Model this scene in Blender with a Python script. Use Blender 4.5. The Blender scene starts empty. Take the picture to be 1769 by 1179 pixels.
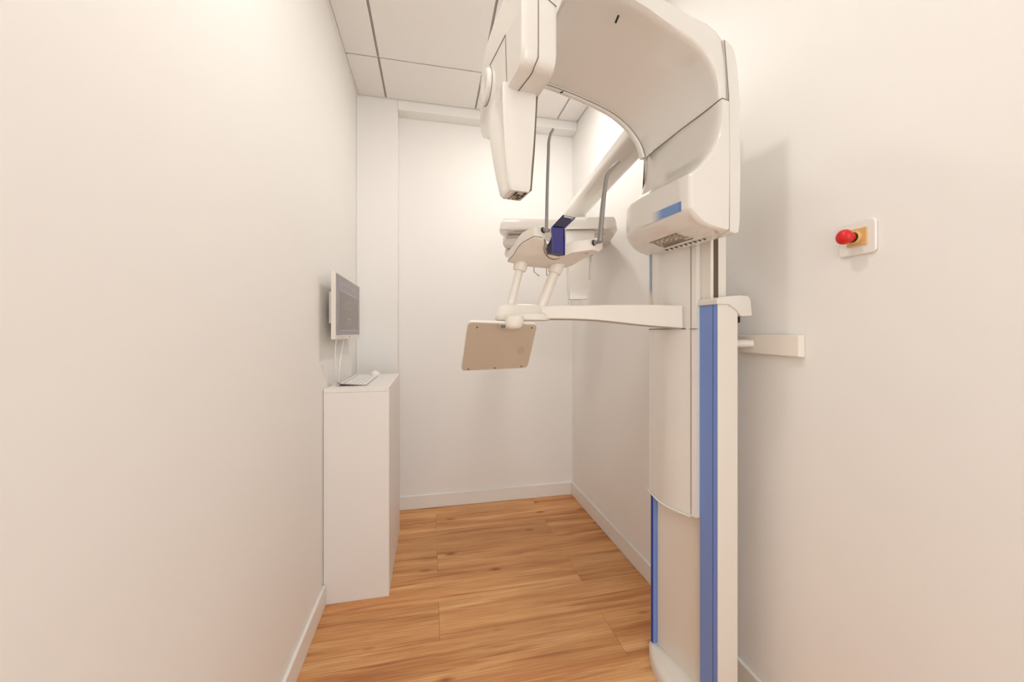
import bpy, bmesh, math, random
from mathutils import Vector, Matrix
random.seed(7)
S = bpy.context.scene
COL = S.collection
# ------------------------------------------------------------------ camera
TH = math.atan(140/650)                 # camera turned to the right of the room's depth axis
EYE = 1.27
cam = bpy.data.objects.new('camera', bpy.data.cameras.new('camera'))
COL.objects.link(cam)
cam.location = (0, 0, EYE)
cam.rotation_euler = (math.pi/2, 0, -TH)
cam.data.sensor_width = 36
cam.data.lens = 650/1769*36
cam.data.shift_y = -14.5/1769
cam.data.clip_start = 0.02
S.camera = cam
# ------------------------------------------------------------------ world, lights, exposure
W = bpy.data.worlds.new('world'); S.world = W; W.use_nodes = True
W.node_tree.nodes['Background'].inputs[0].default_value = (.985, 1, 1, 1)
W.node_tree.nodes['Background'].inputs[1].default_value = 2.3  # added even fill, entering where the room is left open behind the camera
S.view_settings.view_transform = 'Standard'
S.view_settings.look = 'None'
S.view_settings.gamma = 1
S.view_settings.use_curve_mapping = False
S.view_settings.exposure = 0.15
LIGHTC = (1.0, .972, .925)
def disc_light(name, loc, size, power):
    l = bpy.data.lights.new(name, 'AREA'); l.shape = 'DISK'; l.size = size; l.energy = power; l.color = LIGHTC
    o = bpy.data.objects.new(name, l); o.location = loc; COL.objects.link(o); return o
CEIL = 2.875
disc_light('downlight_glow', (.62, 2.0, CEIL-.022), .13, 7.6)
disc_light('downlight_glow', (.0, .785, CEIL-.022), .13, 6.6)

# ------------------------------------------------------------------ helpers
def srgb(r, g, b):
    f = lambda c: ((c/255+.055)/1.055)**2.4 if c/255 > .04045 else c/255/12.92
    return (f(r), f(g), f(b), 1)
def mat(name, col, rough=.5, coat=0, metal=0, bump=None, var=None, trans=0, emis=None):
    m = bpy.data.materials.new(name); m.use_nodes = True
    nt = m.node_tree; p = nt.nodes['Principled BSDF']
    p.inputs['Base Color'].default_value = col
    p.inputs['Roughness'].default_value = rough
    p.inputs['Metallic'].default_value = metal
    p.inputs['Coat Weight'].default_value = coat
    p.inputs['Coat Roughness'].default_value = .04
    p.inputs['Transmission Weight'].default_value = trans
    if emis: p.inputs['Emission Color'].default_value = col; p.inputs['Emission Strength'].default_value = emis
    tc = nt.nodes.new('ShaderNodeTexCoord')
    if var:
        n = nt.nodes.new('ShaderNodeTexNoise'); n.inputs['Scale'].default_value = var[0]; n.inputs['Detail'].default_value = 4
        mx = nt.nodes.new('ShaderNodeMix'); mx.data_type = 'RGBA'
        mx.inputs[6].default_value = col; mx.inputs[7].default_value = tuple(c*(1-var[1]) for c in col[:3])+(1,)
        nt.links.new(tc.outputs['Object'], n.inputs['Vector']); nt.links.new(n.outputs['Fac'], mx.inputs[0])
        nt.links.new(mx.outputs[2], p.inputs['Base Color'])
    if bump:
        n = nt.nodes.new('ShaderNodeTexNoise'); n.inputs['Scale'].default_value = bump[0]; n.inputs['Detail'].default_value = 3
        b = nt.nodes.new('ShaderNodeBump'); b.inputs['Strength'].default_value = bump[1]; b.inputs['Distance'].default_value = bump[2]
        nt.links.new(tc.outputs['Object'], n.inputs['Vector']); nt.links.new(n.outputs['Fac'], b.inputs['Height'])
        nt.links.new(b.outputs['Normal'], p.inputs['Normal'])
    return m
M = {}
M['wall'] = mat('wall_paint', srgb(245, 242, 238), .6, bump=(260, .10, .0006), var=(3, .02))
M['ceiling'] = mat('ceiling_tile', srgb(242, 238, 234), .8, bump=(500, .3, .0006), var=(40, .03))
M['grid'] = mat('ceiling_grid', srgb(215, 208, 200), .5)
M['void'] = mat('dark_gap', srgb(70, 55, 42), .8)
M['trim'] = mat('skirting_paint', srgb(242, 238, 232), .35, var=(6, .02))
M['white'] = mat('white_gloss_plastic', srgb(232, 227, 219), .14, coat=.7, var=(5, .015))
M['whiteM'] = mat('white_satin_plastic', srgb(232, 225, 214), .38, coat=.15, var=(7, .02))
M['alu'] = mat('painted_column_white', srgb(236, 229, 218), .3, coat=.2, var=(5, .02))
M['beige'] = mat('beige_rear_shell', srgb(186, 170, 149), .45, var=(20, .04))
M['seam'] = mat('seam_shadow', srgb(120, 104, 90), .7)
M['dark'] = mat('dark_rubber', srgb(40, 35, 32), .6, var=(30, .2))
M['slot'] = mat('column_slot', srgb(112, 97, 74), .45, var=(30, .15))
M['grey'] = mat('grey_painted_metal', srgb(150, 145, 140), .4, metal=.35, var=(60, .12))
M['blue'] = mat('blue_painted_rail', srgb(122, 150, 212), .4, coat=.2, var=(8, .04))
M['bluedk'] = mat('deep_blue_edge', srgb(25, 60, 160), .35)
M['indigo'] = mat('translucent_indigo_plastic', srgb(27, 18, 122), .14, coat=.6, var=(40, .25))
M['indigo_shade'] = mat('indigo_painted_shade', srgb(12, 5, 48), .3, coat=.5, var=(40, .2))  # same indigo plastic, colour darkened to paint shade in the recess
M['cab'] = mat('white_laminate', srgb(238, 233, 228), .4, var=(4, .015))
M['screen'] = mat('screen_desktop', srgb(118, 108, 116), .25, emis=.12)
M['window'] = mat('screen_window', srgb(96, 88, 82), .25, emis=.12)
M['xray'] = mat('screen_xray', srgb(128, 120, 112), .25, emis=.12)
M['icon'] = mat('screen_toolbar', srgb(140, 130, 132), .25, emis=.12)
M['red'] = mat('red_mushroom_cap', srgb(222, 28, 30), .35, var=(60, .1))
M['yellow'] = mat('ochre_plastic', srgb(226, 184, 120), .45, var=(30, .06))
M['black'] = mat('black_collar', srgb(22, 18, 16), .4)
M['label'] = mat('label_film', srgb(205, 192, 172), .35)
M['ink'] = mat('label_ink', srgb(52, 44, 36), .6)
M['clear'] = mat('clear_plastic', srgb(235, 232, 228), .1, trans=.6)
M['key'] = mat('white_keycap', srgb(242, 240, 236), .4)
M['keybase'] = mat('silver_keyboard_body', srgb(196, 190, 184), .35, metal=.4)
M['lampglass'] = mat('lamp_diffuser', (1, .93, .85, 1), .5, emis=8)

def wood():
    m = bpy.data.materials.new('oak_planks'); m.use_nodes = True
    nt = m.node_tree; N = nt.nodes.new; L = nt.links.new; p = nt.nodes['Principled BSDF']
    tc = N('ShaderNodeTexCoord'); oi = N('ShaderNodeObjectInfo')
    off = N('ShaderNodeVectorMath'); off.operation = 'MULTIPLY_ADD'
    comb = N('ShaderNodeCombineXYZ'); L(oi.outputs['Random'], comb.inputs[0]); L(oi.outputs['Random'], comb.inputs[1]); L(oi.outputs['Random'], comb.inputs[2])
    L(comb.outputs[0], off.inputs[0]); off.inputs[1].default_value = (17, 31, 7); L(tc.outputs['Object'], off.inputs[2])
    def noise(sc, detail, scale=1, dist=0, rough=.5):
        mp = N('ShaderNodeMapping'); mp.inputs['Scale'].default_value = sc; L(off.outputs[0], mp.inputs[0])
        n = N('ShaderNodeTexNoise'); n.inputs['Scale'].default_value = scale; n.inputs['Detail'].default_value = detail
        n.inputs['Distortion'].default_value = dist; n.inputs['Roughness'].default_value = rough; L(mp.outputs[0], n.inputs[0]); return n
    def ramp(inp, pts):
        r = N('ShaderNodeValToRGB'); r.color_ramp.elements[0].position = pts[0][0]; r.color_ramp.elements[0].color = pts[0][1]
        r.color_ramp.elements[1].position = pts[-1][0]; r.color_ramp.elements[1].color = pts[-1][1]
        for q, c in pts[1:-1]:
            e = r.color_ramp.elements.new(q); e.color = c
        L(inp, r.inputs[0]); return r
    broad = noise((1.1, 16, 1), 5, 1, .5)
    base = ramp(broad.outputs['Fac'], [(.28, srgb(186, 122, 70)), (.44, srgb(214, 154, 98)), (.58, srgb(226, 170, 113)), (.74, srgb(238, 194, 142))])
    fine = noise((5, 210, 1), 6, 1, .15, .7)
    fr = ramp(fine.outputs['Fac'], [(.36, (.70, .60, .50, 1)), (.58, (1, 1, 1, 1))])
    m1 = N('ShaderNodeMix'); m1.data_type = 'RGBA'; m1.blend_type = 'MULTIPLY'; m1.inputs[0].default_value = .75
    L(base.outputs[0], m1.inputs[6]); L(fr.outputs[0], m1.inputs[7])
    # cathedral rings
    mp = N('ShaderNodeMapping'); mp.inputs['Scale'].default_value = (.8, 11, 1); L(off.outputs[0], mp.inputs[0])
    wv = N('ShaderNodeTexWave'); wv.wave_type = 'RINGS'; wv.rings_direction = 'Z'; wv.inputs['Scale'].default_value = 2.2; wv.inputs['Distortion'].default_value = 5
    wv.inputs['Detail'].default_value = 2; wv.inputs['Detail Scale'].default_value = .6; L(mp.outputs[0], wv.inputs[0])
    wr = ramp(wv.outputs['Fac'], [(.0, (.8, .72, .62, 1)), (.5, (1, 1, 1, 1))])
    m2 = N('ShaderNodeMix'); m2.data_type = 'RGBA'; m2.blend_type = 'MULTIPLY'; m2.inputs[0].default_value = .38
    L(m1.outputs[2], m2.inputs[6]); L(wr.outputs[0], m2.inputs[7])
    # dark streaks
    st = noise((1.6, 40, 1), 4, 1, .6)
    sr = ramp(st.outputs['Fac'], [(.54, (1, 1, 1, 1)), (.70, (.56, .40, .28, 1))])
    m3 = N('ShaderNodeMix'); m3.data_type = 'RGBA'; m3.blend_type = 'MULTIPLY'; m3.inputs[0].default_value = .8
    L(m2.outputs[2], m3.inputs[6]); L(sr.outputs[0], m3.inputs[7])
    # knots
    mk = N('ShaderNodeMapping'); mk.inputs['Scale'].default_value = (3.4, 8.5, 1); L(off.outputs[0], mk.inputs[0])
    vo = N('ShaderNodeTexVoronoi'); vo.inputs['Scale'].default_value = 1; L(mk.outputs[0], vo.inputs[0])
    kr = ramp(vo.outputs['Distance'], [(.03, (.30, .17, .10, 1)), (.075, (.62, .46, .34, 1)), (.15, (1, 1, 1, 1))])
    m4 = N('ShaderNodeMix'); m4.data_type = 'RGBA'; m4.blend_type = 'MULTIPLY'; m4.inputs[0].default_value = .85
    L(m3.outputs[2], m4.inputs[6]); L(kr.outputs[0], m4.inputs[7])
    hv = N('ShaderNodeHueSaturation'); hv.inputs['Hue'].default_value = .5; hv.inputs['Saturation'].default_value = 1.0
    mr = N('ShaderNodeMapRange'); L(oi.outputs['Random'], mr.inputs[0]); mr.inputs[3].default_value = .96; mr.inputs[4].default_value = 1.16
    L(mr.outputs[0], hv.inputs['Value']); L(m4.outputs[2], hv.inputs['Color'])
    L(hv.outputs[0], p.inputs['Base Color'])
    p.inputs['Roughness'].default_value = .42
    b = N('ShaderNodeBump'); b.inputs['Strength'].default_value = .25; b.inputs['Distance'].default_value = .001
    L(fine.outputs['Fac'], b.inputs['Height']); L(b.outputs[0], p.inputs['Normal'])
    return m
M['wood'] = wood()

def halftone(name, axis, lo, hi, dot=.0042):
    """blue print that dissolves into dots along the part's own axis (lo = white, hi = solid)"""
    m = bpy.data.materials.new(name); m.use_nodes = True
    nt = m.node_tree; N = nt.nodes.new; L = nt.links.new; p = nt.nodes['Principled BSDF']
    tc = N('ShaderNodeTexCoord'); sp = N('ShaderNodeSeparateXYZ'); L(tc.outputs['Object'], sp.inputs[0])
    mr = N('ShaderNodeMapRange'); L(sp.outputs[axis], mr.inputs[0]); mr.inputs[1].default_value = lo; mr.inputs[2].default_value = hi
    mp = N('ShaderNodeMapping'); mp.inputs['Scale'].default_value = (1/dot,)*3; mp.inputs['Rotation'].default_value = (math.pi/4, 0, 0); L(tc.outputs['Object'], mp.inputs[0])
    ck = N('ShaderNodeTexVoronoi'); ck.voronoi_dimensions = '3D'; ck.inputs['Randomness'].default_value = 0; ck.inputs['Scale'].default_value = 1; L(mp.outputs[0], ck.inputs[0])
    lt = N('ShaderNodeMath'); lt.operation = 'LESS_THAN'; L(ck.outputs['Distance'], lt.inputs[0]); L(mr.outputs[0], lt.inputs[1])
    mx = N('ShaderNodeMix'); mx.data_type = 'RGBA'; L(lt.outputs[0], mx.inputs[0])
    mx.inputs[6].default_value = srgb(232, 226, 217); mx.inputs[7].default_value = srgb(104, 140, 196)
    L(mx.outputs[2], p.inputs['Base Color']); p.inputs['Roughness'].default_value = .14; p.inputs['Coat Weight'].default_value = .7
    return m

def finish(name, bm, m, parent=None, bevel=0, seg=2, smooth=35, subsurf=0, kind=None, wn=False):
    bmesh.ops.remove_doubles(bm, verts=bm.verts, dist=1e-6)
    bmesh.ops.recalc_face_normals(bm, faces=bm.faces)
    me = bpy.data.meshes.new(name)
    if parent is not None:
        r = parent
        while r.parent: r = r.parent
        bm.transform(ROOTM[r.name].inverted())
    bm.to_mesh(me); bm.free()
    o = bpy.data.objects.new(name, me); COL.objects.link(o)
    me.materials.append(M[m] if isinstance(m, str) else m)
    me.shade_smooth(); me.set_sharp_from_angle(angle=math.radians(smooth))
    if parent is not None: o.parent = parent
    if subsurf:
        s = o.modifiers.new('sub', 'SUBSURF'); s.levels = s.render_levels = subsurf
    if bevel:
        b = o.modifiers.new('bev', 'BEVEL'); b.width = bevel; b.segments = seg; b.limit_method = 'ANGLE'; b.angle_limit = math.radians(28)
        b.harden_normals = True; b.use_clamp_overlap = True
    if wn:
        w = o.modifiers.new('wn', 'WEIGHTED_NORMAL'); w.keep_sharp = True; w.weight = 90
    if kind: o['kind'] = kind
    return o
ROOTM = {}
def thing(name, label, cat, loc=(0, 0, 0), rz=0, group=None):
    o = bpy.data.objects.new(name, None); COL.objects.link(o); o.empty_display_size = .05
    o.location = loc; o.rotation_euler = (0, 0, rz); o['label'] = label; o['category'] = cat
    if group: o['group'] = group
    ROOTM[o.name] = Matrix.Translation(loc) @ Matrix.Rotation(rz, 4, 'Z')
    return o
def NB(): return bmesh.new()
def bx(bm, x0, x1, y0, y1, z0, z1, X=None):
    vs = [bm.verts.new((x, y, z)) for x in (x0, x1) for y in (y0, y1) for z in (z0, z1)]
    for f in ((0,1,3,2),(4,6,7,5),(0,4,5,1),(2,3,7,6),(0,2,6,4),(1,5,7,3)): bm.faces.new([vs[i] for i in f])
    if X:
        for v in vs: v.co = X(*v.co)
    return bm
def loft(bm, rings, close=True, cap=True):
    R = [[bm.verts.new(p) for p in r] for r in rings]
    n = len(R[0])
    for a, b in zip(R, R[1:]):
        for i in range(n if close else n-1):
            j = (i+1) % n
            bm.faces.new((a[i], a[j], b[j], b[i]))
    if cap: bm.faces.new(R[0][::-1]); bm.faces.new(R[-1])
    return bm
def prism(bm, pts, vec):
    loft(bm, [pts, [Vector(p)+Vector(vec) for p in pts]])
    return bm
def tube(bm, pts, rad, n=12, flat=1.0, up=(0, 0, 1)):
    pts = [Vector(p) for p in pts]
    if not hasattr(rad, '__len__'): rad = [rad]*len(pts)
    rings = []; u = None
    for i, p in enumerate(pts):
        t = (pts[min(i+1, len(pts)-1)]-pts[max(i-1, 0)]).normalized()
        if u is None:
            u = t.cross(Vector(up))
            if u.length < .05: u = t.cross(Vector((1, 0, 0)))
        else: u = u - t*u.dot(t)
        u = u.normalized(); v = t.cross(u)
        rings.append([p + (u*math.cos(k*2*math.pi/n) + v*flat*math.sin(k*2*math.pi/n))*rad[i] for k in range(n)])
    return loft(bm, rings)
def smooth_pts(pts, k=5):
    pts = [Vector(p) for p in pts]; out = []
    P = [2*pts[0]-pts[1]]+pts+[2*pts[-1]-pts[-2]]
    for i in range(1, len(P)-2):
        for s in range(k):
            t = s/k
            out.append(.5*((2*P[i])+(-P[i-1]+P[i+1])*t+(2*P[i-1]-5*P[i]+4*P[i+1]-P[i+2])*t*t+(-P[i-1]+3*P[i]-3*P[i+1]+P[i+2])*t**3))
    out.append(pts[-1]); return out
def lathe(bm, prof, o, ax, n=32):
    ax = Vector(ax).normalized(); u = ax.orthogonal().normalized(); v = ax.cross(u); o = Vector(o)
    rings = [[o+ax*h+(u*math.cos(k*2*math.pi/n)+v*math.sin(k*2*math.pi/n))*max(r, 1e-4) for k in range(n)] for r, h in prof]
    return loft(bm, rings)
def seamline(bm, pts, w=.0011):
    return tube(bm, pts, w, 6)
# a point of the room seen at picture pixel (x, y) and distance d along the camera's axis
def P(x, y, d):
    s = (x-884.5)/650*d
    return Vector((s*math.cos(TH)+d*math.sin(TH), -s*math.sin(TH)+d*math.cos(TH), EYE-(y-575)/650*d))
# ------------------------------------------------------------------ the room
XL, XR, YB, YF, YN = -.4915, 1.09, 2.80, -1.7, 2.70
def struct(name, bm, m, **k): return finish(name, bm, m, None, kind='structure', **k)
struct('wall_left', bx(NB(), XL-.12, XL, YF-.1, YB+.15, -.02, CEIL+.06), 'wall')
struct('wall_right', bx(NB(), XR, XR+.12, YF-.1, YB+.15, -.02, CEIL+.06), 'wall')
struct('wall_back', bx(NB(), XL-.12, XR+.12, YB, YB+.12, -.02, CEIL+.06), 'wall')
struct('wall_pillar', bx(NB(), XL, -.224, YN, YB, 0, CEIL+.02), 'wall', bevel=.004)
struct('trim_1', bx(NB(), -.224, XR, YN, YB, 2.81, CEIL+.02), 'wall', bevel=.004)
cl = struct('ceiling', bx(NB(), XL-.12, XR+.12, YF-.12, YB+.15, CEIL+.012, CEIL+.05), 'void')
ROOTM[cl.name] = Matrix.Identity(4)
# ceiling tiles and grid
gx = [XL+.008, -.300, .312, .928, XR]; gy = [YN, 2.31, 1.70, 1.09, .48, -.13, -.74, -1.35, YF]
for i in range(4):
    for j in range(8):
        g = .0055
        tx0, tx1, ty0, ty1 = gx[i]+g, gx[i+1]-g, gy[j+1]+g, gy[j]-g
        finish('ceiling_tile', bx(NB(), tx0, tx1, ty0, ty1, CEIL, CEIL+.02), 'ceiling', cl, bevel=.0015)
for x in gx[1:4]: finish('grid_bar', bx(NB(), x-.0015, x+.0015, YF, YN, CEIL+.004, CEIL+.012), 'grid', cl)
for y in gy[1:8]: finish('grid_bar', bx(NB(), XL, XR, y-.0015, y+.0015, CEIL+.004, CEIL+.012), 'grid', cl)
struct('trim_2', bx(NB(), XL, XL+.012, YF, YN, CEIL-.012, CEIL+.012), 'trim')
# floor with planks
fl = struct('floor', bx(NB(), XL-.12, XR+.12, YF-.12, YB+.15, -.03, -.006), 'void')
ROOTM[fl.name] = Matrix.Identity(4)
rows = [2.90, 2.68, 2.455, 2.245, 2.025, 1.804, 1.580, 1.356]
while rows[-1] > YF: rows.append(rows[-1]-.2235)
for k in range(len(rows)-1):
    y1, y0 = min(rows[k], YB), rows[k+1]
    j = .035 if k % 2 else .755
    edges = [XL]+[e for e in (j-1.44, j, j+1.44) if XL+.02 < e < XR-.02]+[XR]
    for a, b in zip(edges, edges[1:]):
        m = NB(); c = ((a+b)/2, (y0+y1)/2)
        bx(m, a-c[0]+.0004, b-c[0]-.0004, y0-c[1]+.0003, y1-c[1]-.0003, -.006, 0)
        o = finish('plank', m, 'wood', None, bevel=.0004, seg=1)
        o.parent = fl; o.location = (c[0], c[1], 0)
# skirting boards
def skirt(name, x0, x1, y0, y1):
    struct(name, bx(NB(), x0, x1, y0, y1, 0, .098), 'trim', bevel=.004, seg=3)
skirt('baseboard_back', XL, XR-.014, YB-.014, YB)
skirt('baseboard_right', XR-.014, XR, YF, YB)
skirt('baseboard_left', XL, XL+.014, YF, 1.893)
# downlights set in the tiles (hidden from the photograph's viewpoint)
for i, (x, y) in enumerate(((.62, 2.0), (0, .785))):
    t = thing('downlight', ['round white downlight set in the ceiling tile behind the x-ray arch', 'round white downlight in the ceiling tile nearest the wall button', ][i], 'light', (x, y, CEIL), 0, 'ceiling downlights')
    R = .068
    finish('bezel', lathe(NB(), [(R, 0), (R+.02, 0), (R+.02, -.004), (R+.012, -.008), (R, -.008)], (x, y, CEIL), (0, 0, 1)), 'trim', t)
    finish('diffuser', lathe(NB(), [(R, 0), (R, -.004), (0, -.004), (0, 0)], (x, y, CEIL), (0, 0, 1)), 'lampglass', t)

# ------------------------------------------------------------------ cabinet
CX0, CX1, CY0, CY1, CZ = XL+.002, -.197, 1.897, 2.53, 1.006
t = thing('storage_cabinet', 'tall plain white laminate cabinet against the left wall under the monitor', 'cabinet', ((CX0+CX1)/2, (CY0+CY1)/2, 0))
finish('top_panel', bx(NB(), CX0, CX1, CY0, CY1, CZ-.018, CZ), 'cab', t, bevel=.001)
finish('side_panel', bx(NB(), CX0, CX1, CY0, CY0+.018, 0, CZ-.0185), 'cab', t, bevel=.001)
finish('side_panel', bx(NB(), CX0, CX1, CY1-.018, CY1, 0, CZ-.0185), 'cab', t, bevel=.001)
finish('front_panel', bx(NB(), CX1-.0185, CX1-.0004, CY0+.0184, CY1-.0184, 0, CZ-.0185), 'cab', t, bevel=.001)
finish('back_panel', bx(NB(), CX0, CX0+.01, CY0+.019, CY1-.019, 0, CZ-.019), 'cab', t)

# ------------------------------------------------------------------ monitor
mx, my0, my1, mz0, mz1 = -.425, 1.845, 2.435, 1.238, 1.552
t = thing('computer_monitor', 'white framed flat monitor mounted on the left wall above the cabinet', 'monitor', (XL, (my0+my1)/2, (mz0+mz1)/2))
finish('housing', bx(NB(), mx-.020, mx, my0, my1, mz0, mz1), 'whiteM', t, bevel=.003, seg=3)
finish('rear_housing', bx(NB(), mx-.040, mx-.0205, my0+.045, my1-.12, 1.312, 1.463), 'whiteM', t, bevel=.004)
finish('wall_mount', bx(NB(), XL+.001, mx-.0405, my0+.22, my0+.32, 1.34, 1.44), 'whiteM', t, bevel=.003)
sc = finish('screen', bx(NB(), mx+.0002, mx+.0012, my0+.012, my1-.012, mz0+.021, mz1-.008), 'screen', t)
wy0, wy1, wz0, wz1 = my0+.085, my1-.07, mz0+.05, mz1-.085
finish('image_window', bx(NB(), mx+.0013, mx+.0016, wy0, wy1, wz0, wz1), 'window', sc)
fr = NB()
for a in ((wy0-.012, wy1+.012, wz1+.002, wz1+.008), (wy0-.012, wy1+.012, wz0-.01, wz0-.004), (wy0-.014, wy0-.006, wz0-.01, wz1+.008), (wy1+.006, wy1+.014, wz0-.01, wz1+.008)):
    bx(fr, mx+.0013, mx+.0017, *a)
for i in range(9): bx(fr, mx+.0013, mx+.0017, my0+.07+i*.042, my0+.098+i*.042, mz1-.052, mz1-.036)
finish('toolbar_icons', fr, 'icon', sc)
xr = NB(); cy, cz = (wy0+wy1)/2-.01, (wz0+wz1)/2-.005
for R0, R1, ph0, ph1 in ((.052, .058, 30, 330), (.030, .034, 200, 520)):
    n = 24; ring = []
    for k in range(n+1):
        an = math.radians(ph0+(ph1-ph0)*k/n)
        ring.append([(mx+.0017, cy+1.2*R*math.cos(an), cz+R*math.sin(an)) for R in (R0, R1)])
    V = [[xr.verts.new(p) for p in r] for r in ring]
    for a, b in zip(V, V[1:]): xr.faces.new((a[0], a[1], b[1], b[0]))
bx(xr, mx+.0013, mx+.0018, cy-.03, cy+.03, cz-.004, cz)
finish('xray_trace', xr, 'xray', sc)
for i in range(6):
    finish('control_button', bx(NB(), mx, mx+.0016, my0+.03+i*.03, my0+.045+i*.03, mz0+.008, mz0+.013), 'grid', t)
finish('power_button', lathe(NB(), [(.005, 0), (.005, .0015), (0, .0015)], (mx, my0+.30, mz0+.0105), (1, 0, 0), 16), 'seam', t)
def cable(pts, lab, r=.0028):
    o = finish('cable', tube(NB(), smooth_pts(pts, 6), r, 8), 'key')
    o['label'] = lab; o['category'] = 'cable'; o['group'] = 'cables under the monitor'
kb0 = (-.478, 2.03, CZ+.004)
cable([(-.437, 1.92, 1.242), (-.446, 1.93, 1.19), (-.452, 1.965, 1.10), (-.462, 2.03, 1.03), (-.466, 2.05, 1.012)], 'white cable running from the near end of the monitor down to the cabinet top')
cable([(-.437, 2.07, 1.242), (-.446, 2.06, 1.17), (-.450, 2.04, 1.10), (-.458, 2.05, 1.03), (-.461, 2.06, 1.011)], 'white cable dropping from the middle of the monitor, right-hand one of the two long ones')
cable([(-.487, 1.87, 1.13), (-.485, 1.90, 1.10), (-.484, 1.95, 1.06), (-.478, 2.02, 1.02), (-.476, 2.03, 1.011)], 'thin white cable curving off the left wall onto the cabinet', .0020)

# ------------------------------------------------------------------ keyboard and mouse
ky0, ky1, kx0, kx1 = 1.985, 2.375, -.450, -.312
t = thing('computer_keyboard', 'slim white and silver keyboard lying on the white cabinet top', 'keyboard', ((kx0+kx1)/2, (ky0+ky1)/2, CZ))
def KZ(x): return CZ+.003+(kx1-x)*.10
bm = NB()
loft(bm, [[(kx0, y, CZ+.011), (kx1, y, CZ+.0005), (kx1, y, CZ+.004), (kx0, y, CZ+.0165)] for y in (ky0, ky1)])
finish('base', bm, 'keybase', t, bevel=.0012)
finish('battery_tube', tube(NB(), [(kx0+.004, ky0, CZ+.0095), (kx0+.004, ky1, CZ+.0095)], .009, 14), 'keybase', t)
bm = NB()
for r in range(6):
    x0 = kx0+.017+r*.0199; n = 19
    for k in range(n):
        if r == 5 and 5 <= k <= 9:
            if k != 5: continue
            y0, y1 = ky0+.006+k*.0199, ky0+.006+9*.0199+.0165
        else: y0 = ky0+.006+k*.0199; y1 = y0+.0165
        x1 = x0+(.0165 if r else .010)
        zz = lambda x: CZ+.0165-(x-kx0)/(kx1-kx0)*.0125
        vs = [bm.verts.new(q) for q in ((x0, y0, zz(x0)), (x1, y0, zz(x1)), (x1, y1, zz(x1)), (x0, y1, zz(x0)))]
        vt = [bm.verts.new((v.co.x, v.co.y, v.co.z+.0018)) for v in vs]
        bm.faces.new(vt)
        for i in range(4): bm.faces.new((vs[i], vs[(i+1) % 4], vt[(i+1) % 4], vt[i]))
finish('keycaps', bm, 'key', t, kind='stuff')
t = thing('computer_mouse', 'low rounded white mouse beside the far end of the keyboard', 'mouse', (-.335, 2.455, CZ))
bm = NB(); rings = []
for k in range(9):
    f = k/8; sc_ = math.sqrt(max(0, 1-(f*.98)**2.4)); z = CZ+.001+.024*f
    rings.append([(-.338+.031*sc_*math.cos(a*math.pi/12), 2.455+.055*sc_*math.sin(a*math.pi/12), z-.006*f*(math.sin(a*math.pi/12))) for a in range(24)])
loft(bm, rings); finish('shell', bm, 'key', t, smooth=60)
finish('scroll_ball', lathe(NB(), [(.0001, .003), (.003, .002), (.004, 0), (.003, -.001)], (-.345, 2.478, CZ+.0205), (0, 0, 1), 12), 'grid', t)

# ------------------------------------------------------------------ emergency stop button
t = thing('emergency_button', 'red mushroom emergency button on a white wall plate on the right wall', 'switch', (XR, .769, 1.516))
def rrect(cy, cz, w, h, r, x, n=5):
    out = []
    for sx, sy, a0 in ((1, 1, 0), (-1, 1, 90), (-1, -1, 180), (1, -1, 270)):
        for k in range(n+1):
            a = math.radians(a0+90*k/n)
            out.append((x, cy+sx*(w/2-r)+r*math.cos(a), cz+sy*(h/2-r)+r*math.sin(a)))
    return out
finish('wall_plate', prism(NB(), rrect(.769, 1.516, .088, .088, .012, XR-.0003), (-.008, 0, 0)), 'trim', t, bevel=.003, seg=3)
finish('insert', prism(NB(), rrect(.766, 1.517, .046, .044, .002, XR-.0085), (-.004, 0, 0)), 'yellow', t, bevel=.0008)
bo = (XR-.0125, .769, 1.517)
finish('ring', lathe(NB(), [(.0175, 0), (.0175, .005), (.015, .0075), (.013, .0075), (.013, 0)], bo, (-1, 0, 0)), 'yellow', t)
finish('collar', lathe(NB(), [(.0125, 0), (.0125, .013), (.0, .013)], bo, (-1, 0, 0)), 'black', t)
finish('cap', lathe(NB(), [(.012, .010), (.0125, .020), (.0135, .022), (.0185, .030), (.0195, .034), (.0185, .039), (.014, .045), (.007, .0485), (0, .0495)], bo, (-1, 0, 0)), 'red', t, smooth=50)

# ------------------------------------------------------------------ the x-ray machine
PHI = math.radians(7.9)
c_, s_ = math.cos(PHI), math.sin(PHI)
def G(a, b, z): return Vector((a*c_-b*s_, a*s_+b*c_, z))        # machine axes: a towards the right wall, b into the room
def inv(p): return (p[0]*c_+p[1]*s_, -p[0]*s_+p[1]*c_, p[2])
base = G(1.06, 1.06, 0)
X = thing('dental_xray_machine', 'white panoramic dental x-ray machine with blue-edged column and overhead arch', 'x-ray machine', tuple(base), PHI)
def part(name, bm, m, par=None, **k): return finish(name, bm, m, par or X, **k)
def gb(bm, *a): return bx(bm, *a, X=G)
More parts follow.
